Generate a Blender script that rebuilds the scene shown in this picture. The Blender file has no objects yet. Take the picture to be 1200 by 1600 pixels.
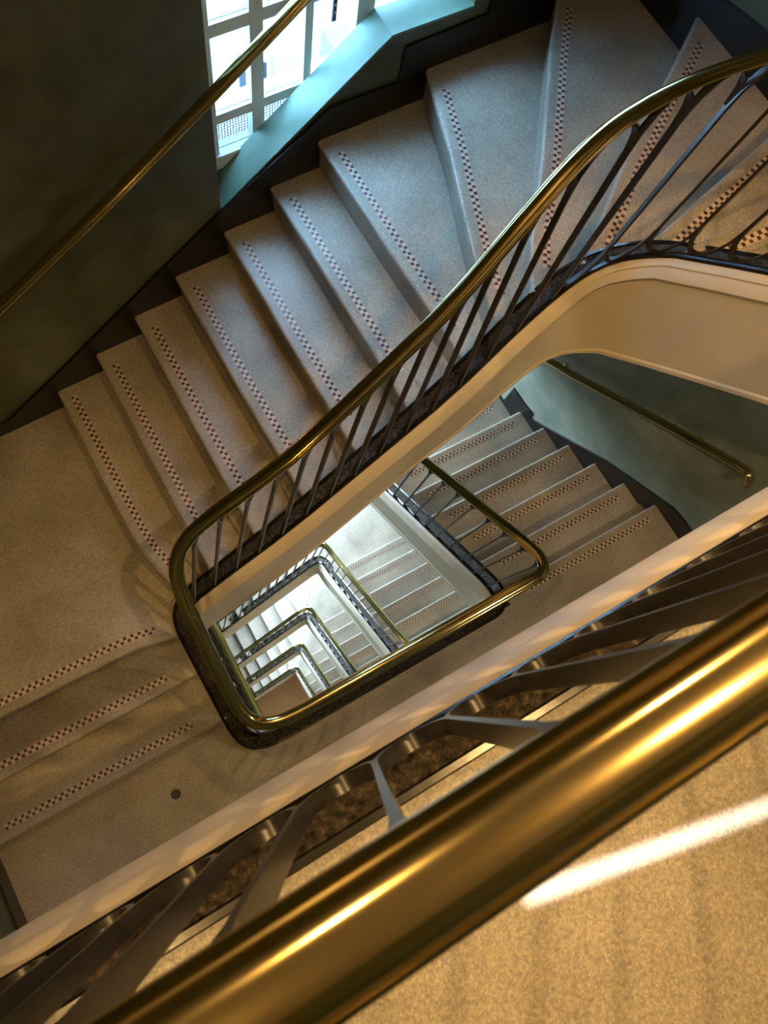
import bpy, bmesh, math, random
from mathutils import Vector, Matrix
random.seed(7)
SC = bpy.context.scene
COL = SC.collection

# ------------------------------------------------------------------ camera
R = 0.165                      # rise of one step
ZL = 3.135                     # level of the landing the picture is taken from
cd = bpy.data.cameras.new('camera'); cam = bpy.data.objects.new('camera', cd); COL.objects.link(cam)
cd.sensor_fit = 'HORIZONTAL'; cd.sensor_width = 36.0; cd.lens = 36.0 * 1225.3 / 1200.0
cd.clip_start = 0.02; cd.clip_end = 300
M = Matrix(((0.8582069717500197, 0.4381220348635661, -0.2674506986468145, 0.06891),
            (-0.4960513145596316, 0.8418383425606409, -0.21270001955433498, -0.15278),
            (0.13196168748285422, 0.31520991031654, 0.939802546003636, 4.41811),
            (0, 0, 0, 1)))
cam.matrix_world = M
cd.dof.use_dof = True; cd.dof.focus_distance = 3.6; cd.dof.aperture_fstop = 13
SC.camera = cam

# ------------------------------------------------------------------ world, exposure
SC.view_settings.view_transform = 'Standard'; SC.view_settings.look = 'None'
SC.view_settings.gamma = 1.0; SC.view_settings.exposure = 0.0; SC.view_settings.use_curve_mapping = False
w = bpy.data.worlds.new('sky'); SC.world = w; w.use_nodes = True
bgn = w.node_tree.nodes['Background']
bgn.inputs[0].default_value = (0.31, 0.63, 1.0, 1); bgn.inputs[1].default_value = 31.0

def light(name, kind, loc, energy, color, rot=None, **kw):
    ld = bpy.data.lights.new(name, kind); ld.energy = energy; ld.color = color
    for k, v in kw.items():
        setattr(ld, k, v)
    o = bpy.data.objects.new(name, ld); o.location = loc
    if rot is not None: o.rotation_euler = rot
    COL.objects.link(o); return o

WARM = (1.0, 0.61, 0.22)
def aim(a, b):
    return (Vector(b) - Vector(a)).to_track_quat('-Z', 'Y').to_euler()
# ceiling lamps over the top landing (fittings are built further down)
TOPLAMPS = [(1.10, -0.62, 5.72), (2.35, -0.58, 5.72), (-0.80, -0.62, 5.72)]
for p, en in zip(TOPLAMPS, (170, 140, 90)):
    light('ceiling_lamp_light', 'SPOT', (p[0], p[1], p[2] - 0.04), en, WARM, (0, 0, 0), spot_size=math.radians(66), spot_blend=0.5, shadow_soft_size=0.015)
    light('added_ceiling_glow', 'POINT', (p[0], p[1], p[2] - 0.12), 9, WARM, shadow_soft_size=0.04)  # added point light, brightens the ceiling round each lamp
WELLLAMP = (0.05, 0.62, 5.72)
light('ceiling_lamp_light', 'SPOT', (WELLLAMP[0], WELLLAMP[1], WELLLAMP[2] - 0.04), 58, WARM, (0, 0, 0), spot_size=math.radians(84), spot_blend=1.0, shadow_soft_size=0.05)
FILLSPOT = (-0.6, 0.35, 5.62)  # added spot that brightens the plaster face at the winding corner
light('fill_spot_light', 'SPOT', FILLSPOT, 250, WARM, aim(FILLSPOT, (1.95, 0.25, 2.35)), spot_size=math.radians(36), spot_blend=0.8, shadow_soft_size=0.03)
FILLSPOT2 = (1.25, 1.0, 5.62)  # added spot that warms the cream edge of the top landing
AIM2 = (0.40, -0.18, 3.02)
light('fill_spot_light', 'SPOT', FILLSPOT2, 120, WARM, aim(FILLSPOT2, AIM2), spot_size=math.radians(40), spot_blend=0.8, shadow_soft_size=0.02)
STREAK = (0.63, -0.574, 5.70)  # added lamp that only draws the bright streak on the landing floor
so = light('added_streak_light', 'AREA', (STREAK[0], STREAK[1], STREAK[2] - 0.03), 0.20, (1.0, 0.93, 0.8), (0, 0, math.radians(-13)), shape='RECTANGLE', size=0.64, size_y=0.005, spread=math.radians(1.0))
# lamps under each lower landing
DAY = 330                      # daylight through each lower window
DH = 3.40                      # storey height of the lower floors
LOW = [0.0 - DH * i for i in range(0, 6)]      # landing levels L1 .. L6 (ground)
UNDER = [(-0.75, -0.75, ZL - 0.36, 40), (2.0, -0.95, ZL - 0.36, 60)] + [(1.75, -0.75, LOW[i] - 0.40, 170) for i in range(0, 5)]  # second entry is added to brighten the lower right wall and rail
for x, y, z, e in UNDER:
    light('landing_lamp_light', 'SPOT', (x, y, z), e, WARM if x < 1 else (1.0, 0.80, 0.52), (0, 0, 0), spot_size=math.radians(165), spot_blend=0.8, shadow_soft_size=0.06)

# ------------------------------------------------------------------ materials
def mat(name, base=(0.5, 0.5, 0.5), rough=0.6, metal=0.0, spec=0.5):
    m = bpy.data.materials.new(name); m.use_nodes = True
    b = m.node_tree.nodes['Principled BSDF']
    b.inputs['Base Color'].default_value = (*base, 1); b.inputs['Roughness'].default_value = rough
    b.inputs['Metallic'].default_value = metal; b.inputs['Specular IOR Level'].default_value = spec
    return m, m.node_tree, b
def N(t, k, **kw):
    n = t.nodes.new(k)
    for a, v in kw.items():
        if a in n.inputs: n.inputs[a].default_value = v
        else: setattr(n, a, v)
    return n
def ramp(t, src, stops):
    r = t.nodes.new('ShaderNodeValToRGB'); e = r.color_ramp.elements
    while len(e) < len(stops): e.new(0.5)
    for i, (p, c) in enumerate(stops):
        e[i].position = p; e[i].color = (*c, 1) if len(c) == 3 else c
    t.links.new(src, r.inputs[0]); return r
def coords(t):
    g = t.nodes.new('ShaderNodeNewGeometry'); return g.outputs['Position']
def noise(t, scale, detail=4, rough=0.55):
    n = N(t, 'ShaderNodeTexNoise'); n.inputs['Scale'].default_value = scale; n.inputs['Detail'].default_value = detail
    n.inputs['Roughness'].default_value = rough; t.links.new(coords(t), n.inputs['Vector']); return n
def mix(t, fac, a, b, mode='MIX'):
    m = t.nodes.new('ShaderNodeMix'); m.data_type = 'RGBA'; m.blend_type = mode
    if isinstance(fac, float): m.inputs[0].default_value = fac
    else: t.links.new(fac, m.inputs[0])
    for i, s in ((6, a), (7, b)):
        if isinstance(s, tuple): m.inputs[i].default_value = (*s, 1)
        else: t.links.new(s, m.inputs[i])
    return m.outputs[2]
def bump(t, b, h, strength, dist):
    n = t.nodes.new('ShaderNodeBump'); n.inputs['Strength'].default_value = strength; n.inputs['Distance'].default_value = dist
    t.links.new(h, n.inputs['Height']); t.links.new(n.outputs[0], b.inputs['Normal'])

def terrazzo():
    m, t, b = mat('terrazzo', rough=0.5)
    big = noise(t, 2.2, 5)
    base = ramp(t, big.outputs[0], [(0.3, (0.27, 0.235, 0.19)), (0.52, (0.39, 0.345, 0.285)), (0.75, (0.49, 0.44, 0.375))])
    v = N(t, 'ShaderNodeTexVoronoi'); v.inputs['Scale'].default_value = 330; t.links.new(coords(t), v.inputs['Vector'])
    sp = ramp(t, v.outputs['Color'], [(0.0, (0.66, 0.66, 0.66)), (0.45, (0.95, 0.95, 0.95)), (0.62, (1.0, 1.0, 1.0)), (0.9, (1.3, 1.28, 1.22))])
    c = mix(t, 1.0, base.outputs[0], sp.outputs[0], 'MULTIPLY')
    f = noise(t, 110, 3)
    sp2 = ramp(t, f.outputs[0], [(0.35, (0.8, 0.8, 0.8)), (0.6, (1.06, 1.06, 1.06))])
    c = mix(t, 1.0, c, sp2.outputs[0], 'MULTIPLY')
    t.links.new(c, b.inputs['Base Color'])
    rr = ramp(t, big.outputs[0], [(0.3, (0.5,) * 3), (0.8, (0.33,) * 3)]); t.links.new(rr.outputs[0], b.inputs['Roughness'])
    bump(t, b, f.outputs[0], 0.12, 0.003)
    return m
TERR = terrazzo()

def green_plaster():
    m, t, b = mat('green_polished_plaster', rough=0.42)
    a = noise(t, 1.6, 5, 0.6); 
    c = ramp(t, a.outputs[0], [(0.32, (0.060, 0.072, 0.036)), (0.5, (0.105, 0.120, 0.064)), (0.7, (0.185, 0.205, 0.130))])
    a2 = noise(t, 6, 3); c2 = ramp(t, a2.outputs[0], [(0.35, (0.82,) * 3), (0.7, (1.15,) * 3)])
    t.links.new(mix(t, 1.0, c.outputs[0], c2.outputs[0], 'MULTIPLY'), b.inputs['Base Color'])
    bump(t, b, a2.outputs[0], 0.1, 0.01); return m
def grey_green_plaster():
    m, t, b = mat('grey_green_plaster', rough=0.45)
    a = noise(t, 2.6, 5, 0.6)
    c = ramp(t, a.outputs[0], [(0.35, (0.12, 0.15, 0.115)), (0.55, (0.18, 0.215, 0.17)), (0.72, (0.28, 0.31, 0.26))])
    t.links.new(c.outputs[0], b.inputs['Base Color']); bump(t, b, a.outputs[0], 0.1, 0.01); return m
def lit_green_plaster():  # wall green made lighter and bluer, window light put into the colour
    m, t, b = mat('lit_green_sill_plaster', rough=0.45)
    a = noise(t, 5, 4)
    c = ramp(t, a.outputs[0], [(0.3, (0.11, 0.20, 0.155)), (0.7, (0.16, 0.27, 0.21))])
    t.links.new(c.outputs[0], b.inputs['Base Color']); return m
GREEN, GREYGREEN, LITGREEN = green_plaster(), grey_green_plaster(), lit_green_plaster()

def cream():
    m, t, b = mat('cream_plaster', rough=0.5)
    a = noise(t, 3, 4); c = ramp(t, a.outputs[0], [(0.3, (0.60, 0.51, 0.38)), (0.7, (0.70, 0.61, 0.47))])
    t.links.new(c.outputs[0], b.inputs['Base Color'])
    f = noise(t, 55, 2); bump(t, b, f.outputs[0], 0.3, 0.004); return m
CREAM = cream()

def black_paint():
    m, t, b = mat('black_gloss_paint', (0.012, 0.011, 0.010), rough=0.22)
    f = noise(t, 40, 2); bump(t, b, f.outputs[0], 0.08, 0.003); return m
BLACK = black_paint()
SKIRT, _, _ = mat('black_skirting_paint', (0.009, 0.009, 0.009), rough=0.3)
def iron():
    m, t, b = mat('dark_iron', (0.035, 0.030, 0.026), rough=0.33, spec=0.6)
    f = noise(t, 25, 3); c = ramp(t, f.outputs[0], [(0.3, (0.010, 0.009, 0.008)), (0.7, (0.028, 0.024, 0.021))])
    t.links.new(c.outputs[0], b.inputs['Base Color']); return m
IRON = iron()
def trough():
    m, t, b = mat('rough_black_channel', rough=0.2)
    f = noise(t, 70, 4, 0.7); c = ramp(t, f.outputs[0], [(0.35, (0.02, 0.017, 0.014)), (0.55, (0.07, 0.055, 0.040)), (0.72, (0.20, 0.155, 0.11))])
    t.links.new(c.outputs[0], b.inputs['Base Color']); bump(t, b, f.outputs[0], 1.0, 0.02); return m
TROUGH = trough()
def brass():
    m, t, b = mat('polished_brass', rough=0.3, metal=1.0)
    f = noise(t, 4, 3); c = ramp(t, f.outputs[0], [(0.3, (0.70, 0.53, 0.21)), (0.7, (0.78, 0.61, 0.27))])
    t.links.new(c.outputs[0], b.inputs['Base Color'])
    r = ramp(t, noise(t, 5, 2).outputs[0], [(0.3, (0.13,) * 3), (0.7, (0.17,) * 3)]); t.links.new(r.outputs[0], b.inputs['Roughness'])
    return m
BRASS = brass()
DARKTILE, t_, b_ = mat('dark_red_brown_mosaic', rough=0.4)
v_ = N(t_, 'ShaderNodeTexNoise'); v_.inputs['Scale'].default_value = 45; t_.links.new(coords(t_), v_.inputs['Vector'])
t_.links.new(ramp(t_, v_.outputs[0], [(0.35, (0.045, 0.025, 0.020)), (0.65, (0.11, 0.060, 0.048))]).outputs[0], b_.inputs['Base Color'])
PINKTILE, _, _ = mat('pale_pink_mosaic', (0.60, 0.48, 0.41), rough=0.4)
WHITE, _, _ = mat('white_window_paint', (0.85, 0.88, 0.88), rough=0.4)
GLASS, t_, b_ = mat('window_glass', (1, 1, 1), rough=0.0)
b_.inputs['Transmission Weight'].default_value = 1.0; b_.inputs['IOR'].default_value = 1.01
STEEL, _, _ = mat('dark_steel', (0.10, 0.11, 0.13), rough=0.35, metal=0.8)
LAMPM, t_, b_ = mat('lamp_diffuser', (1, 0.8, 0.5), rough=0.4)
b_.inputs['Emission Color'].default_value = (1.0, 0.62, 0.25, 1); b_.inputs['Emission Strength'].default_value = 22
WALLOUT, _, _ = mat('outside_render', (0.40, 0.39, 0.39), rough=0.8)
ROOFOUT, _, _ = mat('outside_roof', (0.035, 0.065, 0.07), rough=0.7)
MAUVE, _, _ = mat('outside_pink_grey_render', (0.13, 0.11, 0.115), rough=0.8)
YARD, _, _ = mat('outside_paving', (0.35, 0.35, 0.36), rough=0.8)
CEIL, _, _ = mat('ceiling_plaster', (0.75, 0.70, 0.60), rough=0.8)
WOOD, t_, b_ = mat('ground_floor_stone', rough=0.5)
t_.links.new(ramp(t_, noise(t_, 1.5, 4).outputs[0], [(0.3, (0.42, 0.27, 0.16)), (0.7, (0.55, 0.37, 0.23))]).outputs[0], b_.inputs['Base Color'])

# ------------------------------------------------------------------ helpers
def link(name, me, parent=None, mats=(), base=None, smooth=False):
    for m in mats: me.materials.append(m)
    if smooth:
        for p in me.polygons: p.use_smooth = True
    o = bpy.data.objects.new(name, me); COL.objects.link(o)
    if parent is not None: o.parent = parent
    return o
def root_of(o):
    v = Vector(o.location)
    while o.parent is not None:
        o = o.parent; v += Vector(o.location)
    return v
def build(name, verts, faces, mats, parent=None, smooth=False, fmat=None, kind=None):
    """one mesh object; verts are world points, stored relative to the parent (or to their own base)"""
    if parent is None:
        xs = [v[0] for v in verts]; ys = [v[1] for v in verts]; zs = [v[2] for v in verts]
        o0 = Vector(((min(xs) + max(xs)) / 2, (min(ys) + max(ys)) / 2, min(zs)))
    else: o0 = root_of(parent)
    me = bpy.data.meshes.new(name)
    me.from_pydata([tuple(Vector(v) - o0) for v in verts], [], faces)
    if fmat:
        for p, i in zip(me.polygons, fmat): p.material_index = i
    bm = bmesh.new(); bm.from_mesh(me); bmesh.ops.recalc_face_normals(bm, faces=bm.faces[:]); bm.to_mesh(me); bm.free()
    o = link(name, me, parent, mats, smooth=smooth is not False)
    if smooth == 'edges': me.set_sharp_from_angle(angle=math.radians(31))
    if smooth == 'bars': me.set_sharp_from_angle(angle=math.radians(60))
    if parent is None: o.location = o0
    if kind: o['kind'] = kind
    return o
def empty(name, loc, label, cat, group=None):
    o = bpy.data.objects.new(name, None); o.location = loc; COL.objects.link(o)
    o['label'] = label; o['category'] = cat
    if group: o['group'] = group
    return o
def tag(o, label, cat, group=None):
    o['label'] = label; o['category'] = cat
    if group: o['group'] = group
    return o
def boxvf(x0, x1, y0, y1, z0, z1, base=0):
    v = [(x, y, z) for z in (z0, z1) for y in (y0, y1) for x in (x0, x1)]
    f = [(0, 2, 3, 1), (4, 5, 7, 6), (0, 1, 5, 4), (2, 6, 7, 3), (0, 4, 6, 2), (1, 3, 7, 5)]
    return v, [tuple(i + base for i in q) for q in f]
def box(name, b, m, parent=None, kind=None):
    v, f = boxvf(*b); return build(name, v, f, [m], parent, kind=kind)
def boxes(name, bs, m, parent=None, kind=None):
    V, F = [], []
    for b in bs:
        v, f = boxvf(*b, base=len(V)); V += v; F += f
    return build(name, V, F, [m], parent, kind=kind)
def prism(name, poly, axis, lo, hi, m, parent=None, kind=None):
    """polygon in the plane normal to axis (0:x, 1:y, 2:z) extruded lo..hi; lo/hi may be functions of the point"""
    def P(p, h):
        h = h(p) if callable(h) else h
        return {0: (h, p[0], p[1]), 1: (p[0], h, p[1]), 2: (p[0], p[1], h)}[axis]
    n = len(poly); V = [P(p, lo) for p in poly] + [P(p, hi) for p in poly]
    F = [tuple(range(n))[::-1], tuple(range(n, 2 * n))] + [(i, (i + 1) % n, n + (i + 1) % n, n + i) for i in range(n)]
    return build(name, V, F, [m], parent, kind=kind)

def fillet(ctrl, step=0.035):
    """ctrl: list of (x,y,z[,radius]) -> smooth polyline with rounded corners"""
    pts = []
    n = len(ctrl)
    for i, c in enumerate(ctrl):
        p = Vector(c[:3]); r = c[3] if len(c) > 3 else 0
        if i in (0, n - 1) or r <= 0:
            pts.append(p); continue
        a = Vector(ctrl[i - 1][:3]); b = Vector(ctrl[i + 1][:3])
        ra = min(r, (a - p).length * 0.49); rb = min(r, (b - p).length * 0.49)
        A = p + (a - p).normalized() * ra; B = p + (b - p).normalized() * rb
        k = 12 if r > 0.09 else 6
        C1 = A + (p - A) * 0.56; C2 = B + (p - B) * 0.56
        for j in range(k + 1):
            t = j / k
            pts.append(A * (1 - t) ** 3 + C1 * 3 * t * (1 - t) ** 2 + C2 * 3 * t * t * (1 - t) + B * t ** 3)
    out = [pts[0]]
    for p in pts[1:]:
        d = (p - out[-1]).length
        if d < 1e-4: continue
        k = max(1, int(d / 0.2)); a = out[-1]
        for j in range(1, k + 1): out.append(a + (p - a) * j / k)
    return out
def smoothz(P, it=3, sig=0.055):
    """even resampling followed by a gaussian smoothing along the length"""
    L = [0.0]
    for a, b in zip(P, P[1:]): L.append(L[-1] + (b - a).length)
    ds = 0.02; n = max(8, int(L[-1] / ds)); ds = L[-1] / n; Q = []; i = 0
    for k in range(n + 1):
        d = min(k * ds, L[-1] - 1e-7)
        while L[i + 1] < d: i += 1
        Q.append(P[i].lerp(P[i + 1], (d - L[i]) / (L[i + 1] - L[i])))
    w_ = int(3 * sig / ds); ker = [math.exp(-0.5 * (j * ds / sig) ** 2) for j in range(-w_, w_ + 1)]
    out = []
    for k in range(n + 1):
        m = min(w_, k, n - k); acc = Vector(); tot = 0
        for j in range(-m, m + 1):
            q = Q[k + j]; g = ker[j + w_]; acc += q * g; tot += g
        out.append(acc / tot)
    # keep curved spots dense, thin out the straight runs
    keep = [out[0]]; last = 0
    for k in range(1, n):
        a, b = out[k] - out[last], out[min(n, k + 1)] - out[k]
        if (k - last) >= 12 or a.angle(b, 0) > 0.035: keep.append(out[k]); last = k
    keep.append(out[-1]); return keep
class Path:
    def __init__(s, P):
        s.P = P; s.L = [0.0]
        for a, b in zip(P, P[1:]): s.L.append(s.L[-1] + (b - a).length)
        s.T = []
        for i in range(len(P)):
            a = P[max(0, i - 1)]; b = P[min(len(P) - 1, i + 1)]; s.T.append((b - a).normalized())
        s.len = s.L[-1]
    def at(s, d):
        d = max(0, min(s.len - 1e-6, d)); i = 0
        lo, hi = 0, len(s.L) - 1
        while hi - lo > 1:
            m = (lo + hi) // 2
            if s.L[m] <= d: lo = m
            else: hi = m
        t = (d - s.L[lo]) / (s.L[hi] - s.L[lo])
        return s.P[lo].lerp(s.P[hi], t), s.T[lo].lerp(s.T[hi], t).normalized()
    def nearest(s, q, zmin, zmax):
        best = None
        for i in range(len(s.P) - 1):
            a, b = s.P[i], s.P[i + 1]; ab = b - a; l2 = ab.x ** 2 + ab.y ** 2
            if l2 < 1e-9: continue
            t = max(0, min(1, ((q.x - a.x) * ab.x + (q.y - a.y) * ab.y) / l2)); p = a + ab * t
            if not (zmin <= p.z - q.z <= zmax): continue
            d = (p.x - q.x) ** 2 + (p.y - q.y) ** 2
            if best is None or d < best[0]: best = (d, p)
        return best[1] if best else None
def plan_n(t):
    """horizontal normal, to the left of the travel direction reversed: points into the well (right turn walk)"""
    n = Vector((t.y, -t.x, 0))
    return n.normalized()
def sweep(path, prof, closed=False, caps=True, up=None, flat=True):
    """prof: list of (n, u). n along horizontal inward normal, u vertical (flat) or normal to path"""
    V, F = [], []; m = len(prof)
    for p, t in zip(path.P, path.T):
        n = plan_n(t); u = Vector((0, 0, 1)) if flat else n.cross(t)
        if not flat and u.z < 0: u = -u
        for a, b in prof: V.append(p + n * a + u * b)
    k = len(path.P); mm = m if closed else m - 1
    for i in range(k - 1):
        for j in range(mm):
            a = i * m + j; b = i * m + (j + 1) % m
            F.append((a, b, b + m, a + m))
    if closed and caps:
        F.append(tuple(range(m))); F.append(tuple(range((k - 1) * m, k * m))[::-1])
    return V, F

RAILPROF_H = [(0.0, 0.017), (0.009, 0.0162), (0.0165, 0.0135), (0.0200, 0.0100), (0.0208, 0.0062), (0.0225, 0.0058), (0.0245, 0.0072), (0.0285, 0.003), (0.0292, -0.001), (0.0275, -0.0055), (0.022, -0.009), (0.012, -0.0105)]
RAILPROF = RAILPROF_H + [(-a, b) for a, b in RAILPROF_H[::-1][:-1]]
def scaled(pr, s): return [(a * s, b * s) for a, b in pr]

def bar_curve(B0, T0, Bp, Tn, hook=0.13):
    """B0,T0: foot and head of this bar; Bp: same height point on previous bar; Tn on next bar. S shaped flat bar"""
    pts = []
    d = (T0 - B0)
    f = hook
    A = B0 + d * f                      # where straight part starts
    Zd = d * f
    if Bp is not None:
        pb = Bp[0] + (Bp[1] - Bp[0]) * f          # joint on previous bar
        mid = (A + pb) / 2; half = (pb - A) / 2
        for j in range(0, 9):
            th = math.pi * (1 - j / 8)            # from pb to A
            pts.append(mid - half * math.cos(math.pi - th) * -1 * -1 - Zd * 0.96 * math.sin(th) if False else mid + half * (-math.cos(th)) - Zd * 0.96 * math.sin(th))
    else:
        pts += [B0 + d * 0.0, A]
    C = B0 + d * (1 - f)
    if Tn is not None:
        tn = Tn[0] + (Tn[1] - Tn[0]) * (1 - f)
        mid = (C + tn) / 2; half = (tn - C) / 2
        for j in range(0, 9):
            th = math.pi * j / 8
            pts.append(mid - half * math.cos(th) + Zd * 0.96 * math.sin(th))
    else:
        pts += [C, T0]
    out = [pts[0]]
    for p in pts[1:]:
        if (p - out[-1]).length > 1e-3: out.append(p)
    return out
def flatbar(name, pts, nrm, parent, wd=0.020, th=0.008):
    V, F = [], []
    for i, p in enumerate(pts):
        a = pts[max(0, i - 1)]; b = pts[min(len(pts) - 1, i + 1)]; t = (b - a).normalized()
        n = (nrm - t * nrm.dot(t)).normalized(); s = t.cross(n)
        for q in ((1, 1), (-1, 1), (-1, -1), (1, -1)): V.append(p + n * q[0] * wd / 2 + s * q[1] * th / 2)
    k = len(pts)
    for i in range(k - 1):
        for j in range(4):
            F.append((i * 4 + j, i * 4 + (j + 1) % 4, i * 4 + 4 + (j + 1) % 4, i * 4 + 4 + j))
    F.append((0, 1, 2, 3)); F.append(tuple(4 * (k - 1) + j for j in (3, 2, 1, 0)))
    return build(name, V, F, [IRON], parent, smooth='bars')

BASEPROF = [(-0.043, -0.03), (-0.043, 0.012), (-0.040, 0.016), (-0.029, 0.016), (-0.026, 0.006), (0.024, 0.006), (0.028, 0.014), (0.041, 0.014), (0.045, 0.008), (0.045, -0.03)]
def railing(rootname, label, string, rail, spacing, lean, loc, group, s0=0.02, s1=None, rings=(), wd=0.020, th=0.008, hook=0.16, loops=lambda q: False):
    root = empty(rootname, loc, label, 'railing', group)
    v, f = sweep(rail, RAILPROF, closed=True, flat=False)
    build('handrail', v, f, [BRASS], root, smooth='edges')
    v, f = sweep(string, BASEPROF, closed=True)
    m = len(BASEPROF); fm = []
    for i in range(len(string.P) - 1):
        fm += [1 if j == 4 else 0 for j in range(m)]
    fm += [0, 0]
    build('base_rail', v, f, [BLACK, TROUGH], root, fmat=fm, smooth='edges')
    for d in rings:
        p, t = rail.at(d); q, _ = rail.at(d + 0.006)
        v, f = sweep(Path([p, q]), scaled(RAILPROF, 1.05), closed=True, flat=False)
        build('rail_joint', v, f, [BRASS], root)
    s1 = string.len - 0.02 if s1 is None else s1
    # feet evenly spaced in plan
    feet = [s0]; acc = 0.0; prev = string.at(s0)[0]; d = s0
    while d < s1:
        d += 0.004; q = string.at(d)[0]; acc += math.hypot(q.x - prev.x, q.y - prev.y); prev = q
        if acc >= spacing: feet.append(d); acc -= spacing
    bars = []
    for d in feet:
        p, t = string.at(d)
        foot = p + plan_n(t) * 0.030 + Vector((0, 0, 0.016))
        ht = Vector((t.x, t.y, 0)); ht.normalize()
        q = foot + ht * lean * 0.85
        top = rail.nearest(q, 0.45, 1.35)
        if top is None: continue
        top = top + Vector((0, 0, -0.010))
        bars.append((foot, top, plan_n(t)))
    for i, (b, tp, nr) in enumerate(bars):
        prv = bars[i - 1][:2] if i > 0 and loops(b) else None
        nx = bars[i + 1][:2] if i + 1 < len(bars) else None
        flatbar('baluster', bar_curve(b, tp, prv, nx, hook), nr, root, wd, th)
    return root
def plaster_string(name, string, heights, parent=None, kind=None):
    """heights: list of (arclength, face height) interpolated; moulded cream face on the well side"""
    def H(s):
        for (a, h0), (b, h1) in zip(heights, heights[1:]):
            if s <= b: return h0 + (h1 - h0) * max(0, (s - a)) / (b - a)
        return heights[-1][1]
    V, F = [], []
    prof0 = [(0.038, -0.004), (0.050, -0.010), (0.064, -0.022), (0.068, -0.030), (0.066, -0.038), (0.072, -0.048), (0.084, -0.070), (0.088, -0.085), (0.084, -0.096), (0.078, -0.104)]
    m = None
    for p, t, s in zip(string.P, string.T, string.L):
        n = plan_n(t); h = H(s)
        pr = prof0 + [(0.078, -h + 0.03), (0.084, -h + 0.02), (0.084, -h), (-0.045, -h), (-0.045, -0.02), (0.038, -0.02)]
        m = len(pr)
        for a, b in pr: V.append(p + n * a + Vector((0, 0, b)))
    for i in range(len(string.P) - 1):
        for j in range(m):
            a = i * m + j; b = i * m + (j + 1) % m
            F.append((a, b, b + m, a + m))
    F.append(tuple(range(m))); F.append(tuple(range((len(string.P) - 1) * m, len(string.P) * m))[::-1])
    return build(name, V, F, [CREAM], parent, kind=kind, smooth='edges')

def poly_len(P):
    return [0] + [sum(math.dist(P[i], P[i + 1]) for i in range(k + 1)) for k in range(len(P) - 1)]
def offset_pt(P, L, s, back, off):
    i = 0
    while i < len(P) - 2 and L[i + 1] < s: i += 1
    t = (s - L[i]) / (L[i + 1] - L[i])
    x = P[i][0] + (P[i + 1][0] - P[i][0]) * t; y = P[i][1] + (P[i + 1][1] - P[i][1]) * t
    def seg(k):
        d = Vector((P[k + 1][0] - P[k][0], P[k + 1][1] - P[k][1])); d.normalize(); return d
    d = seg(i)
    # blend direction for smoothness
    if t > 0.5 and i < len(P) - 2: d = d.lerp(seg(i + 1), (t - 0.5)).normalized()
    if t < 0.5 and i > 0: d = d.lerp(seg(i - 1), (0.5 - t)).normalized()
    n = Vector((-d.y, d.x)) * back
    return (x + n.x * off, y + n.y * off)
TILE = 0.0165
def mosaic(front, z, back, s0, s1, parent, inset=0.045, cols=2):
    L = poly_len(front)
    if s1 < 0: s1 = L[-1] + s1
    n = int((s1 - s0) / TILE)
    V, F, fm = [], [], []
    zb = z + 0.0008; zt = z + 0.0020
    for i in range(n + 1):
        s = s0 + i * TILE
        for c in range(cols + 1):
            x, y = offset_pt(front, L, s, back, inset + c * TILE); V.append((x, y, zb))
    for i in range(n):
        for c in range(cols):
            a = i * (cols + 1) + c; q = (a, a + 1, a + cols + 2, a + cols + 1)
            F.append(q); fm.append(1)
            if (i + c) % 2 == 0:
                pts = [Vector(V[k]) for k in q]; ce = sum(pts, Vector()) / 4; jit = random.uniform(0.82, 0.93)
                b = len(V)
                for p in pts:
                    r = ce + (p - ce) * jit; V.append((r.x, r.y, zt))
                F.append((b, b + 1, b + 2, b + 3)); fm.append(0)
    o = build('mosaic_strip', V, F, [DARKTILE, PINKTILE], parent, fmat=fm)
    o['kind'] = 'stuff'
    return o
def step(name, front, rest, z, rise, back, parent, depth=None, nose=0.010, mos=(0.13, -0.1), mat_=None):
    """front: nosing polyline (wall -> well); rest: remaining outline points; rounded nosing edge, solid below"""
    L = poly_len(front)
    ss = [0.0]
    for a in L[1:]:
        k = max(1, int((a - ss[-1]) / 0.25)); b = ss[-1]
        for j in range(1, k + 1): ss.append(b + (a - b) * j / k)
    rows = [(0.016, -rise - 0.02), (0.016, -rise + 0.03), (0.010, -0.05), (0.0, -0.028), (-0.002, -0.014), (0.002, -0.005), (0.009, -0.001), (0.017, 0.0)]
    V = []; F = []; n = len(ss)
    for off, dz in rows:
        for s in ss:
            x, y = offset_pt(front, L, min(s, L[-1] - 1e-6), back, off); V.append((x, y, z + dz))
    for r in range(len(rows) - 1):
        for i in range(n - 1):
            a = r * n + i; F.append((a, a + 1, a + n + 1, a + n))
    top0 = (len(rows) - 1) * n
    b = len(V); m = len(rest)
    for p in rest: V.append((p[0], p[1], z))
    F.append(tuple(range(top0, top0 + n)) + tuple(range(b, b + m)))
    zb = z - (depth if depth else rise + 0.02)
    c = len(V)
    for p in rest: V.append((p[0], p[1], z - rise - 0.02))
    F.append(tuple(range(0, n)) + tuple(range(c, c + m)))
    for i in range(m - 1): F.append((b + i, b + i + 1, c + i + 1, c + i))
    F.append((top0 + n - 1, b, c) + tuple(r * n + n - 1 for r in range(0, len(rows) - 1)))
    F.append((b + m - 1, top0) + tuple(r * n for r in range(len(rows) - 2, -1, -1)) + (c + m - 1,))
    o = build(name, V, F, [mat_ or TERR], parent)
    if mos: mosaic(front, z, back, mos[0], mos[1], o)
    return o

def wy(x): return 2.037 + 0.051 * x      # wall with the window (inner face) on the top storey
XL, XR = -1.28, 3.02                     # side walls
# ------------------------------------------------------------------ STRUCTURE
BW = 2.95                                # back wall of the lower floors
GZ = LOW[5]
TOPZ = 5.75
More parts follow.
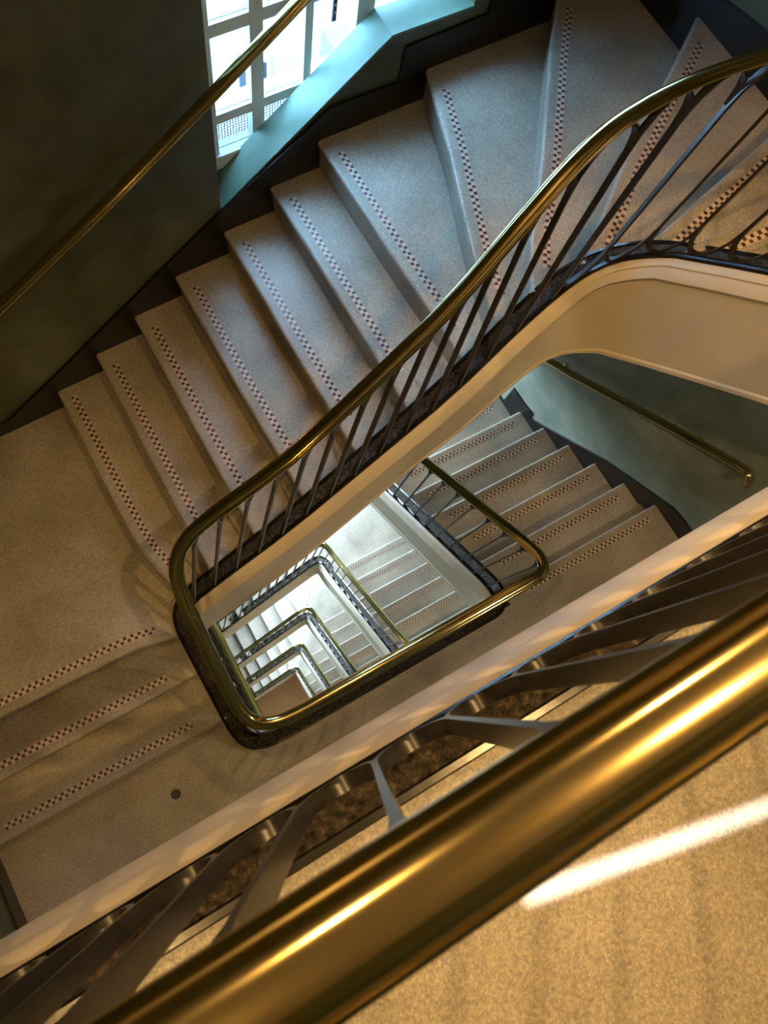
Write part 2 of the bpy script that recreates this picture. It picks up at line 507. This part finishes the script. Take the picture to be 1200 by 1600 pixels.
# landings
def floor_slab(name, poly, z, th=0.30, m=None):
    V = [(x, y, z) for x, y in poly]; n = len(poly)
    o = prism(name, poly, 2, z - th, z, m or TERR); o['kind'] = 'structure'; return o
FY = -1.75
floor_slab('floor', [(XL, FY), (XR, FY), (XR, -0.2), (1.93, -0.2), (1.80, -0.262), (XL, -0.262)], ZL, 0.16)
box('ceiling', (XL - .2, XR + .2, FY - .2, 2.4, TOPZ, TOPZ + 0.2), CEIL, kind='structure')
for i, z in enumerate(LOW[:5]):
    a = 0.0 if i == 0 else 0.10
    floor_slab('floor', [(XL, FY), (2.90, FY), (2.90, 0.0), (1.70, 0.0), (1.62 - (a * .4), 0.0), (0.06 + a, 0.0), (-0.01 + a, 0.06 + a), (-0.01 + a, 0.235), (XL, 0.235)], z, 0.30)
box('floor', (XL - .2, XR + .2, FY - .2, BW + .2, GZ - 0.2, GZ), WOOD, kind='structure')
# soffit slabs under the landings carry the lamps
box('wall_left', (XL - 0.2, XL, FY - 0.2, BW + 0.2, GZ, TOPZ), GREEN, kind='structure')
box('wall_right', (XR, XR + 0.2, FY - 0.2, BW + 0.2, GZ, TOPZ), GREEN, kind='structure')
prism('wall_right', [(FY, GZ), (BW, GZ), (BW, 0.2), (1.6, 0.55), (1.0, 2.0), (0.3, 2.3), (-0.2, 2.8), (FY, 2.8)], 0, 2.90, XR, GREYGREEN, kind='structure')
box('wall_front', (XL - 0.2, XR + 0.2, FY - 0.2, FY, GZ, TOPZ), GREEN, kind='structure')
# window wall of the top storey, opening with a raking sill
WX0, WX1, WTOP = 0.97, 2.205, 3.05
D = 0.42
def W0(p): return wy(p[0])
def W1(p): return wy(p[0]) + D
ZB = -0.2
prism('wall_back', [(XL, ZB), (WX0, ZB), (WX0, TOPZ), (XL, TOPZ)], 1, W0, W1, GREEN, kind='structure')
prism('wall_back', [(WX1, ZB), (XR, ZB), (XR, TOPZ), (WX1, TOPZ)], 1, W0, W1, GREEN, kind='structure')
prism('wall_back', [(WX0, WTOP), (WX1, WTOP), (WX1, TOPZ), (WX0, TOPZ)], 1, W0, W1, GREEN, kind='structure')
prism('wall_back', [(WX0, ZB), (WX1, ZB), (WX1, 2.036), (1.794, 2.042), (WX0, 1.458)], 1, W0, lambda p: wy(p[0]) + 0.145, GREEN, kind='structure')
prism('wall_back', [(WX0, ZB), (WX1, ZB), (WX1, 1.56), (WX0, 1.56)], 1, lambda p: wy(p[0]) + 0.145, W1, GREEN, kind='structure')
# sill board on the raking parapet, daylight put into its lighter green
prism('trim_1', [(WX0, 1.458), (1.794, 2.042), (WX1, 2.036), (WX1, 2.048), (1.791, 2.054), (WX0, 1.470)], 1, lambda p: wy(p[0]) - 0.004, lambda p: wy(p[0]) + 0.15, LITGREEN, kind='structure')
# lid over the wider lower well
box('ceiling', (XL, XR, 2.0, BW + 0.2, ZB - 0.25, ZB), CEIL, kind='structure')
# lower back wall with a window per floor
def back_wall_low():
    wins = [(0.75, 2.35, LOW[i] - DH + 2.35, LOW[i] - DH + 3.30) for i in range(0, 5)]
    zprev = GZ
    bs = []
    for x0, x1, z0, z1 in wins[::-1]:
        bs.append((XL, XR, BW, BW + 0.3, zprev, z0)); bs.append((XL, x0, BW, BW + 0.3, z0, z1)); bs.append((x1, XR, BW, BW + 0.3, z0, z1)); zprev = z1
    bs.append((XL, XR, BW, BW + 0.3, zprev, ZB - 0.2))
    for b in bs: box('wall_back', b, GREYGREEN, kind='structure')
    return wins
LOWWINS = back_wall_low()

# ------------------------------------------------------------------ top staircase (landing below -> this landing)
stair = empty('stair_flight', (0.9, 1.4, 0), 'winding terrazzo stair with checkered nosings climbing past the bright window', 'staircase')
YS = 0.80    # well side end of the straight treads
E_ = 0.03
nos = {
 'L1': [(XL, .213), (-.20, .213), (-.01, .213)],
 'L2': [(XL, .460), (-.20, .462), (-.01, .467)],
 'L3': [(XL, .697), (-.383, .693), (-.251, .690), (-.121, .668), (-.029, .648), (.02, .635)],
 'N1': [(-.022, wy(0) + E_), (-.020, 1.60), (-.018, 1.30), (-.014, 1.163), (-.003, 1.047), (.019, .953), (.045, .86), (.085, .76)],
 'N2': [(.224, wy(.2) + E_), (.223, 1.4), (.227, .80)],
 'N3': [(.460, wy(.46) + E_), (.460, 1.4), (.466, .81)],
 'N4': [(.700, wy(.7) + E_), (.700, 1.4), (.715, .82)],
 'N5': [(.970, wy(.97) + E_), (.970, 1.4), (.978, .83)],
 'N6': [(1.218, wy(1.2) + E_), (1.220, 1.5), (1.222, .85)],
 'N7': [(1.458, wy(1.4) + E_), (1.460, 1.5), (1.470, 1.12), (1.475, .87)],
 'N8': [(2.020, wy(2.0) + E_), (1.937, 1.929), (1.866, 1.706), (1.765, 1.44), (1.673, 1.19), (1.60, .92)],
 'N9': [(2.72, wy(2.7) + E_), (2.44, 1.868), (2.096, 1.419), (1.83, 1.10), (1.70, .90)],
 'N10': [(XR, 1.665), (2.702, 1.453), (2.243, 1.156), (1.958, .941), (1.83, .85)],
 'N11': [(XR, 1.02), (2.673, .927), (2.0, .75), (1.93, .73)],
 'N12': [(XR, .590), (2.27, .597), (1.977, .606), (1.93, .606)],
 'N13': [(XR, .395), (1.93, .40)], 'N14': [(XR, .195), (1.93, .20)], 'N15': [(XR, -.005), (1.93, .0)], 'N16': [(XR, -.2), (1.93, -.2)],
}
order = ['L1', 'L2', 'L3', 'N1', 'N2', 'N3', 'N4', 'N5', 'N6', 'N7', 'N8', 'N9', 'N10', 'N11', 'N12', 'N13', 'N14', 'N15', 'N16']
BK = {k: 1 for k in order}
def back_line(k, dx, dy):
    return [(x + dx, y + dy) for x, y in nos[k]][::-1]
for i, k in enumerate(order[:-1]):
    z = (i + 1) * R; f = nos[k]; nx = order[i + 1]; g = 0.035
    mos = (0.13, -0.16)
    if k in ('L1', 'L2'): rest = back_line(nx, 0, g)
    elif k == 'L3':
        rest = [(.12, .76), (.10, .80)] + [(x + g, y) for x, y in nos['N1'][::-1]][1:] + [(XL, wy(XL) + E_)]; mos = (0.13, -0.14)
    elif k in ('N1', 'N2', 'N3', 'N4', 'N5', 'N6', 'N7'): rest = back_line(nx, g, 0)
    elif k == 'N8': rest = back_line(nx, g, -g * .6)
    elif k == 'N9': rest = [(x + g * .5, y - g) for x, y in nos['N10'][::-1]] + [(XR, wy(XR) + E_)]
    else: rest = back_line(nx, 0, -g)
    # travel direction: well is reached with the higher side on the left for y/x running treads
    back = 1 if k.startswith('L') else 1
    if k == 'N1': mos = (0.10, -0.10)
    if k in ('N8', 'N9', 'N10', 'N11', 'N12'): mos = (0.16, -0.10)
    step('quarter_landing' if k == 'L3' else 'step', f, rest, z, R, back, stair, mos=mos)
# moulded plaster string and soffit
F0S = [(1.52, .015, .035), (.005, .015, .035, .15), (.005, .09, .05, .05), (.005, .70, .53, .05), (.005, .758, .585, .10), (.12, .764, .70, .05), (.6, .765, 1.06, .03), (1.1, .803, 1.43, .04), (1.38, .822, 1.64, .05), (1.60, .865, 1.81, .08), (1.86, .862, 2.16, .17), (1.955, .68, 2.37, .10), (1.955, .45, 2.58, .05), (1.95, .0, 3.0, .05), (1.95, -.22, 3.15, .10), (1.80, -.245, 3.155)]
F0R = [(1.52, .018, .93), (.058, .02, .93, .15), (.058, .12, .95, .05), (.064, .60, 1.38, .06), (.078, .745, 1.50, .13), (.25, .745, 1.66, .05), (.60, .730, 1.915, .03), (1.18, .805, 2.33, .05), (1.52, .885, 2.65, .05), (1.66, .905, 2.80, .05), (1.80, .80, 3.02, .10), (1.885, .62, 3.22, .08), (1.91, .45, 3.40, .05), (1.92, .0, 3.85, .05), (1.92, -.20, 4.0, .10), (1.80, -.231, 4.02)]
S0 = Path(smoothz(fillet(F0S), sig=0.09)); R0 = Path(smoothz(fillet(F0R), sig=0.10))
plaster_string('plaster_string', S0, [(0, .34), (1.6, .34), (2.1, .42), (2.6, .52), (3.3, .52), (3.9, .46), (4.35, .62), (4.8, .60), (6.5, .5)], stair)
# sloping soffit slab of the flight, from the string to the walls
def soffit(parent, S, drop, i0, i1, outer):
    V, F = [], []
    idx = [i for i in range(len(S.P)) if i0 <= S.L[i] <= i1]
    for i in idx:
        p = S.P[i]; n = plan_n(S.T[i]); a = p - n * 0.04; ox, oy = outer(p)
        for zz in (-drop, -drop + 0.10):
            V.append((a.x, a.y, p.z + zz)); V.append((ox, oy, p.z + zz))
    for k in range(len(idx) - 1):
        a = k * 4; b = a + 4
        F += [(a, a + 1, b + 1, b), (a + 2, b + 2, b + 3, a + 3), (a, b, b + 2, a + 2), (a + 1, a + 3, b + 3, b + 1)]
    e = (len(idx) - 1) * 4; F += [(0, 2, 3, 1), (e, e + 1, e + 3, e + 2)]
    return build('soffit', V, F, [CREAM], parent)
def outer0(p):
    if p.x < 0.04 and p.y < 0.72: return (XL, p.y)
    if p.x < 0.10: return (XL, wy(XL) + .02)
    if p.y > 0.83 or p.x < 1.5: return (p.x + (max(0, p.x - 1.4)) * 1.6, wy(p.x) + .02)
    return (XR, min(p.y * 1.6 - 0.1, 2.1))
soffit(stair, S0, .36, 1.75, 3.9, outer0)

railing('stair_railing', 'brass-topped railing sweeping round the well beside the top winding flight', S0, R0, 0.117, 0.12, (0.0, 0.0, 0.0), 'stair railings', rings=(2.02,), loops=lambda q: q.x > 1.80)

# top landing edge and its railing in the foreground
S9 = Path(fillet([(1.80, -.245, 3.155), (XL + 0.01, -.2452, 3.155)])); R9 = Path(fillet([(1.80, -.231, 4.02), (XL + 0.01, -.2312, 4.02)]))
S9 = Path([S9.P[0].lerp(S9.P[-1], i / 24) for i in range(25)]); R9 = Path([R9.P[0].lerp(R9.P[-1], i / 24) for i in range(25)])
o = plaster_string('trim_2', S9, [(0, .36), (4, .36)], kind='structure')
railing('landing_railing', 'nearest thick brass handrail over dark flat bars along the top landing', S9, R9, 0.12, 0.12, (0, -0.245, 3.135), 'stair railings', s0=0.03, wd=0.025, th=0.009, hook=0.17, loops=lambda q: True)

# ------------------------------------------------------------------ lower storeys
def low_storey(zt, zb, label_stair, label_rail, leftshift, detail=True):
    """flight from the landing at zb up to the landing at zt"""
    r = (zt - zb) / 21.0
    root = empty('stair_flight', (0.9, 1.4, zb), label_stair, 'staircase')
    xr, xl, yb, yt = 1.675, 0.04 + leftshift, 0.055, 1.70
    k = 0
    g = .243; gR = .231
    # left run: 6 risers
    for j in range(6):
        y = .213 + g * j; f = [(XL, y), (-.2, y), (xl, y)]
        if j < 5: rest = [(xl, y + g + .035), (XL, y + g + .035)]
        else: rest = [(xl, 1.80), (.10, 1.80), (.10, BW), (XL, BW)]
        step('step' if j < 5 else 'quarter_landing', f, rest, zb + (j + 1) * r, r, 1, root, mos=(0.13, -0.16))
    # top run: 8 risers
    for j in range(8):
        x = .06 + g * j
        f = [(x, BW), (x, 2.2), (x + .0, yt)]
        if j >= 6: f = [(x, BW), (x, 2.1), (x + .03, 1.85), (x + .09, yt)]
        if j < 7:
            nx = x + g
            rest = [(nx + .035, yt), (nx + .035, BW)]
        else: rest = [(xr + 0.03, 1.70), (xr + 0.03, .213 + gR * 5 + 0.03), (2.90, .213 + gR * 5 + 0.03), (2.90, BW)]
        if j == 7:
            f = [(x, BW), (x, 2.1), (x - .03, 1.85), (x - .06, yt)]
        if j == 6: rest = [(x + g - .025, yt), (x + g + .005, 1.85), (x + g + .035, 2.1), (x + g + .035, BW)]
        step('step' if j < 7 else 'quarter_landing', f, rest, zb + (7 + j) * r, r, 1, root, mos=(0.13, -0.16))
    # right run: 7 risers, the last one is the landing edge itself
    for j in range(7):
        y = .092 + gR * (6 - j); f = [(2.90, y), (2.0, y), (xr + .03, y)]
        yn = y - gR - .035
        if j == 6: rest = [(xr + .03, .0), (2.90, .0)]
        else: rest = [(xr + .03, yn), (2.90, yn)]
        step('step', f, rest, zb + (15 + j) * r, r, 1, root, mos=(0.11, -0.14))
    S = [(1.50, yb, zb + .035), (xl, yb, zb + .035, .15), (xl, yb + .09, zb + .05, .05), (xl, 1.45, zb + 6 * r + .03, .05), (xl, yt + .03, zb + 6 * r + .07, .15), (xl + .14, yt + .03, zb + 6 * r + .16, .05), (xr - .13, yt + .03, zb + 14 * r + .02, .05), (xr, yt + .03, zb + 14 * r + .06, .17), (xr, 1.5, zb + 14 * r + .12, .05), (xr, .14, zt + .03, .06), (xr, .015 + .0, zt + .035, .14), (1.52, .015, zt + .035)]
    T = [(1.50, yb, zb + .93), (xl + .05, yb, zb + .93, .15), (xl + .05, yb + .09, zb + .95, .05), (xl + .05, 1.42, zb + 6 * r + .87, .05), (xl + .05, yt - .01, zb + 6 * r + .93, .15), (xl + .18, yt - .01, zb + 6 * r + 1.0, .05), (xr - .19, yt - .01, zb + 14 * r + .86, .05), (xr - .062, yt - .01, zb + 14 * r + .92, .17), (xr - .062, 1.48, zb + 14 * r + 1.0, .05), (xr - .06, .24, zt + .84, .12), (xr - .02, .02, zt + .93, .14), (1.52, .018, zt + .93)]
    SS = Path(smoothz(fillet(S), it=3)); RR = Path(smoothz(fillet(T), it=3))
    plaster_string('plaster_string', SS, [(0, .34), (20, .42)], root)
    def outer(p):
        if p.x < xl + .06 and p.y < 1.6: return (XL, p.y)
        if p.y > 1.6: return (min(2.9, max(XL, p.x + (p.x - .85) * 1.4)), BW)
        return (2.90, p.y)
    soffit(root, SS, .36, 1.75, SS.len - .3, outer)
    rl = railing('stair_railing', label_rail, SS, RR, 0.115, 0.12, (0, 0, zb), 'stair railings', rings=(1.95,))
    return root, rl
LBL = [('checkered terrazzo flight dropping under the window flight beside the grey-green wall', 'first railing below, brass rail curling round the right end of the well'),
       ('bluish terrazzo flight one floor down, seen between the first two lower handrails', 'second brass railing down inside the well, its left side dark'),
       ('pale flight two floors down inside the nested handrails', 'third brass railing down, nested inside the second'),
       ('pale flight three floors down inside the nested handrails', 'fourth brass railing down, nested inside the third'),
       ('lowest brownish flight just above the ground floor at the bottom of the well', 'smallest innermost brass railing at the bottom of the well')]
r1 = low_storey(LOW[0], LOW[1], *LBL[0], 0.09)
r2 = low_storey(LOW[1], LOW[2], *LBL[1], 0.09)
def copy_tree(o, parent=None):
    c = o.copy(); COL.objects.link(c); c.parent = parent
    for ch in [x for x in SRC if x.parent == o]: copy_tree(ch, c)
    return c
SRC = list(COL.objects)
for i in range(2, 5):
    for j, src in enumerate(r2):
        c = copy_tree(src); c.location.z = src.location.z - DH * (i - 1); c['label'] = LBL[i][j]

# ------------------------------------------------------------------ skirtings
def skirt_back(p): return wy(p[0]) - 0.012
prism('baseboard_back', [(XL, .30), (-.271, .30), (.5, .75), (1.4, 1.4), (2.0, 1.5), (XR, 1.6), (XR, 2.14), (2.291, 2.12), (2.291, 1.985), (1.868, 1.975), (1.857, 1.803), (1.512, 1.812), (.954, 1.46), (.015, .811), (-.30, .60), (-.42, .62), (XL, .62)], 1, skirt_back, lambda p: wy(p[0]) + 0.01, SKIRT, kind='structure')
# thin gloss bead on top of the raking skirting
def bead(name, P, r=0.004):
    V, F = [], []
    for x, z in P:
        for a, b in ((-1, -1), (1, -1), (1, 1), (-1, 1)): V.append((x, wy(x) - 0.014 + a * r, z + b * r))
    for i in range(len(P) - 1):
        for j in range(4): F.append((i * 4 + j, i * 4 + (j + 1) % 4, i * 4 + 4 + (j + 1) % 4, i * 4 + 4 + j))
    return build(name, V, F, [SKIRT], kind='structure')
bead('trim_3', [(-.271, .62), (.015, .811), (.954, 1.46), (1.512, 1.812)])
bead('trim_3', [(1.512, 1.812), (1.857, 1.803)])
prism('baseboard_right', [(wy(XR) - .01, 1.7), (wy(XR) - .01, 2.14), (1.60, 2.27), (1.33, 2.32), (.9, 2.60), (-.2, 3.28), (-.2, 2.6), (.6, 2.2), (1.2, 1.7)], 0, XR - 0.014, XR + .01, SKIRT, kind='structure')
prism('baseboard_left', [(FY, 0), (.2, 0), (.7, .42), (wy(XL), .42), (wy(XL), .62), (.62, .62), (.05, .14), (FY, .14)], 0, XL - .01, XL + 0.014, SKIRT, kind='structure')
prism('baseboard_right', [(FY, -.1), (.1, -.1), (1.3, -1.2), (BW, -1.2), (BW, -.95), (1.42, -.95), (1.40, -.70), (1.264, -.692), (1.157, -.677), (1.153, -.747), (.521, -.204), (.01, .137), (-.099, .153), (FY, .153)], 0, 2.886, 2.905, SKIRT, kind='structure')

# ------------------------------------------------------------------ wall handrails
def wall_rail(label, P, off, brackets, endcurve=None):
    root = empty('wall_handrail', P[0][:3], label, 'handrail')
    pth = Path(fillet(P))
    v, f = sweep(pth, scaled(RAILPROF, 1.0), closed=True, flat=False)
    build('rail', v, f, [BRASS], root, smooth=True)
    for s in brackets:
        p, t = pth.at(s); w_ = off(p)
        V, F = [], []
        pts = [Vector((p.x, p.y, p.z - .008)), Vector((p.x, p.y, p.z - .045)), (Vector((p.x, p.y, p.z - .06)) + w_) / 2 , w_ + Vector((0, 0, -.06)) if False else Vector((w_.x, w_.y, p.z - .06))]
        pts[2] = Vector(((p.x + w_.x) / 2, (p.y + w_.y) / 2, p.z - .058))
        q = Path(pts); V, F = tube(pts, .006); build('bracket', V, F, [IRON], root, smooth=True)
        d = (Vector((w_.x, w_.y, 0)) - Vector((p.x, p.y, 0))).normalized()
        V, F = tube([Vector((w_.x, w_.y, p.z - .06)) - d * .012, Vector((w_.x, w_.y, p.z - .06)) + d * .004], .022, 16); build('wall_plate', V, F, [BRASS], root)
    return root
def tube(pts, r, k=8):
    V, F = [], []
    for i, p in enumerate(pts):
        a = pts[max(0, i - 1)]; b = pts[min(len(pts) - 1, i + 1)]; t = (b - a).normalized()
        u = t.orthogonal().normalized() if i == 0 else (u - t * u.dot(t)).normalized(); s = t.cross(u)
        for j in range(k):
            th = 2 * math.pi * j / k; V.append(p + u * r * math.cos(th) + s * r * math.sin(th))
    for i in range(len(pts) - 1):
        for j in range(k): F.append((i * k + j, i * k + (j + 1) % k, i * k + k + (j + 1) % k, i * k + k + j))
    F.append(tuple(range(k))[::-1]); F.append(tuple(range((len(pts) - 1) * k, len(pts) * k)))
    return V, F
wall_rail('brass wall handrail climbing the dark green wall and crossing the window', [(-.62, wy(-.62) - .06, 1.13), (-.052, wy(0) - .06, 1.514), (.472, wy(.47) - .06, 1.831), (.95, wy(.95) - .06, 2.146), (1.316, wy(1.3) - .06, 2.402), (2.35, wy(2.35) - .06, 3.08)],
          lambda p: Vector((p.x, wy(p.x), p.z)), (.72, 1.70, 3.45))
XW = 2.90
wall_rail('straight brass handrail on the grey-green wall, right of the lower flight', [(XW - .08, 1.9, -.43), (XW - .08, 1.028, .173), (XW - .08, .367, .68), (XW - .08, -.03, .965, .05), (XW - .08, -.085, .975, .04), (XW - .08, -.10, .90)],
          lambda p: Vector((XW, p.y, p.z)), (.9, 2.05))

# ------------------------------------------------------------------ windows
def wprism(name, x0, x1, z0, z1, o0, o1, m, parent):
    return prism(name, [(x0, z0), (x1, z0), (x1, z1), (x0, z1)], 1, lambda p: wy(p[0]) + o0, lambda p: wy(p[0]) + o1, m, parent)
win = bpy.data.objects.new('window_1', None); win.location = (1.6, wy(1.6) + .18, 1.56); COL.objects.link(win); win['kind'] = 'structure'
FO, F1 = .16, .21
wprism('window_frame', WX0, 1.055, 1.56, WTOP, FO, F1, WHITE, win)
wprism('window_frame', 2.15, WX1, 1.56, WTOP, FO, F1, WHITE, win)
wprism('window_frame', WX0, WX1, WTOP - .05, WTOP, FO, F1, WHITE, win)
wprism('outer_sill', WX0, WX1, 1.53, 1.60, FO - .02, .44, WHITE, win)
for x0, x1 in ((1.222, 1.280), (1.716, 1.80)): wprism('mullion', x0, x1, 1.56, WTOP, FO, F1, WHITE, win)
wprism('glazing_bar', 1.474, 1.510, 1.60, WTOP, FO + .008, F1 - .008, WHITE, win)
for xa, xb in ((1.055, 1.222), (1.28, 1.474), (1.51, 1.716), (1.80, 2.15)):
    for z0, z1 in ((1.752, 1.800), (2.160, 2.214), (2.62, 2.66)):
        wprism('glazing_bar', xa, xb, z0, z1, FO + .004, F1 - .004, WHITE, win)
    zz = [1.60, 1.752, 1.80, 2.16, 2.214, 2.62, 2.66, WTOP - .05]
    for i in range(0, len(zz), 2): wprism('pane', xa - .004, xb + .004, zz[i], zz[i + 1], FO + .023, FO + .027, GLASS, win)
# casement stay
st = prism('window_stay', [(1.557, 2.11), (1.574, 2.11), (1.576, 2.42), (1.559, 2.42)], 1, lambda p: wy(p[0]) + .10, lambda p: wy(p[0]) + .108, STEEL)
tag(st, 'dark slim metal window stay hanging inside the bright window', 'window stay')
for i, z in enumerate((2.15, 2.18, 2.24, 2.30, 2.36)):
    V, F = tube([Vector((1.566, wy(1.566) + .096, z)), Vector((1.566, wy(1.566) + .102, z))], .0045, 10); build('stay_hole', V, F, [WHITE], st)
# perforated screen outside the lower panes
V, F = [], []
root = empty('perforated_screen', (1.5, wy(1.5) + .22, 1.60), 'perforated metal screen outside the lowest window panes', 'screen')
x = 1.0
while x < 2.1:
    wprism('screen_bar', x, x + .004, 1.60, 1.71, .22, .223, STEEL, root); x += .014
z = 1.605
while z < 1.71:
    wprism('screen_bar', 1.0, 2.1, z, z + .004, .223, .226, STEEL, root); z += .014
# lower windows, simple casements
for n, (x0, x1, z0, z1) in enumerate(LOWWINS):
    wn = bpy.data.objects.new('window_%d' % (n + 2), None); wn.location = ((x0 + x1) / 2, BW + .15, z0); COL.objects.link(wn); wn['kind'] = 'structure'
    t_ = .05
    for b in ((x0, x1, BW + .1, BW + .15, z0, z0 + t_), (x0, x1, BW + .1, BW + .15, z1 - t_, z1), (x0, x0 + t_, BW + .1, BW + .15, z0, z1), (x1 - t_, x1, BW + .1, BW + .15, z0, z1), ((x0 + x1) / 2 - .025, (x0 + x1) / 2 + .025, BW + .1, BW + .15, z0 + t_, z1 - t_)):
        box('window_frame', b, WHITE, wn)
    light('window_daylight', 'AREA', ((x0 + x1) / 2, BW + .34, (z0 + z1) / 2), DAY, (0.62, 0.82, 1.0), (math.radians(-90), 0, 0), shape='RECTANGLE', size=x1 - x0, size_y=z1 - z0)
light('window_sky_portal', 'AREA', (1.6, wy(1.6) + .5, 2.3), 1, (1, 1, 1), (math.radians(-90), 0, 0), shape='RECTANGLE', size=1.4, size_y=1.6).data.cycles.is_portal = True

# ------------------------------------------------------------------ outside
yard = box('ground', (-30, 40, 3.4, 60, GZ - .5, GZ - .3), YARD, kind='structure')
bl = empty('neighbour_building', (4, 9, GZ), 'pale rendered building across the yard seen through the window', 'building')
box('wall', (-12, 22, 9.0, 13, GZ - .3, 6.0), WALLOUT, bl)
box('roof', (-12.2, 22.2, 8.8, 13.2, 6.0, 6.2), ROOFOUT, bl)
for i in range(3):
    f = box('window', (4.15 + i * 2.2, 4.75 + i * 2.2, 8.96, 9.02, -5.6, -4.7), WHITE, bl)
    box('pane', (4.22 + i * 2.2, 4.68 + i * 2.2, 8.94, 8.96, -5.52, -4.78), STEEL, f)
rf = empty('flat_roof_extension', (2.5, 5, -2.2), 'low blue-grey flat roof extension just outside the window', 'roof')
box('roof_deck', (.6, 4.4, 3.6, 5.5, -2.4, -1.9), ROOFOUT, rf)
box('parapet', (.6, 4.4, 5.5, 5.7, -2.4, -1.75), WALLOUT, rf)
box('vent', (2.55, 2.75, 4.9, 5.1, -1.9, -1.45), STEEL, rf)
nb = tag(box('boundary_wall', (4.6, 9.0, 7.0, 7.3, GZ - .3, -2.9), MAUVE), 'pinkish grey wall beyond the window, right of the flat roof', 'wall')

# ------------------------------------------------------------------ fittings
for i, p in enumerate(TOPLAMPS + [WELLLAMP]):
    lab = ['ceiling lamp above the top landing, nearest the right end', 'middle ceiling lamp above the top landing', 'ceiling lamp above the top landing, nearest the left wall', 'ceiling lamp above the open stairwell'][i]
    r_ = empty('ceiling_lamp', (p[0], p[1], p[2]), lab, 'lamp', 'ceiling lamps')
    V, F = tube([Vector((p[0], p[1], p[2] + .03)), Vector((p[0], p[1], p[2] + .005))], .06, 24); build('housing', V, F, [BRASS], r_)
    V, F = tube([Vector((p[0], p[1], p[2] + .006)), Vector((p[0], p[1], p[2] - .004))], .045, 24); build('diffuser', V, F, [LAMPM], r_)
for TR, TG, lab in ((FILLSPOT, (1.95, 0.25, 2.35), 'added fill spotlight brightening the winding corner'), (FILLSPOT2, AIM2, 'added fill spotlight warming the top landing edge')):
    r_ = empty('fill_spot', (TR[0], TR[1], TOPZ - .03), lab, 'lamp')
    tp = Vector(TR); td = (Vector(TG) - tp).normalized()
    V, F = tube([tp - td * .10, tp - td * .005], .04, 20); build('spot_head', V, F, [BLACK], r_, smooth='edges')
    V, F = tube([Vector((TR[0], TR[1], TOPZ)), tp - td * .06], .008, 10); build('stem', V, F, [BLACK], r_)
r_ = empty('added_streak_lamp', STREAK, 'added narrow lamp drawing the bright streak on the top landing floor', 'lamp')
hv = box('housing', (STREAK[0] - .4, STREAK[0] + .4, STREAK[1] - .02, STREAK[1] + .02, STREAK[2], STREAK[2] + .05), BRASS, r_)
for i, (x, y, z, e) in enumerate(UNDER):
    lab = ['lamp under the top landing, near the left wall', 'added fill lamp under the top landing, near the right wall'][i] if i < 2 else 'lamp under the landing %s' % ['one floor down', 'two floors down', 'three floors down', 'four floors down', 'five floors down'][i - 2]
    r_ = empty('landing_lamp', (x, y, z + .03), lab, 'lamp', 'landing lamps')
    V, F = tube([Vector((x, y, z + .10)), Vector((x, y, z + .03))], .07, 24); build('housing', V, F, [BRASS], r_)
    V, F = tube([Vector((x, y, z + .031)), Vector((x, y, z + .020))], .055, 24); build('diffuser', V, F, [LAMPM], r_)
V, F = tube([Vector((-.41, .015, -.002)), Vector((-.41, .015, .004))], .026, 20)
# shallow domed cap
V += [(-.41 + .017 * math.cos(a * math.pi / 8), .015 + .017 * math.sin(a * math.pi / 8), .008) for a in range(16)]
F.append(tuple(range(40, 56)))
CAPM, _, _ = mat('blackened_metal', (0.02, 0.023, 0.03), rough=0.45)
cap = build('floor_socket', V, F, [CAPM]); tag(cap, 'small round dark metal cap set in the lower landing floor', 'floor cap')
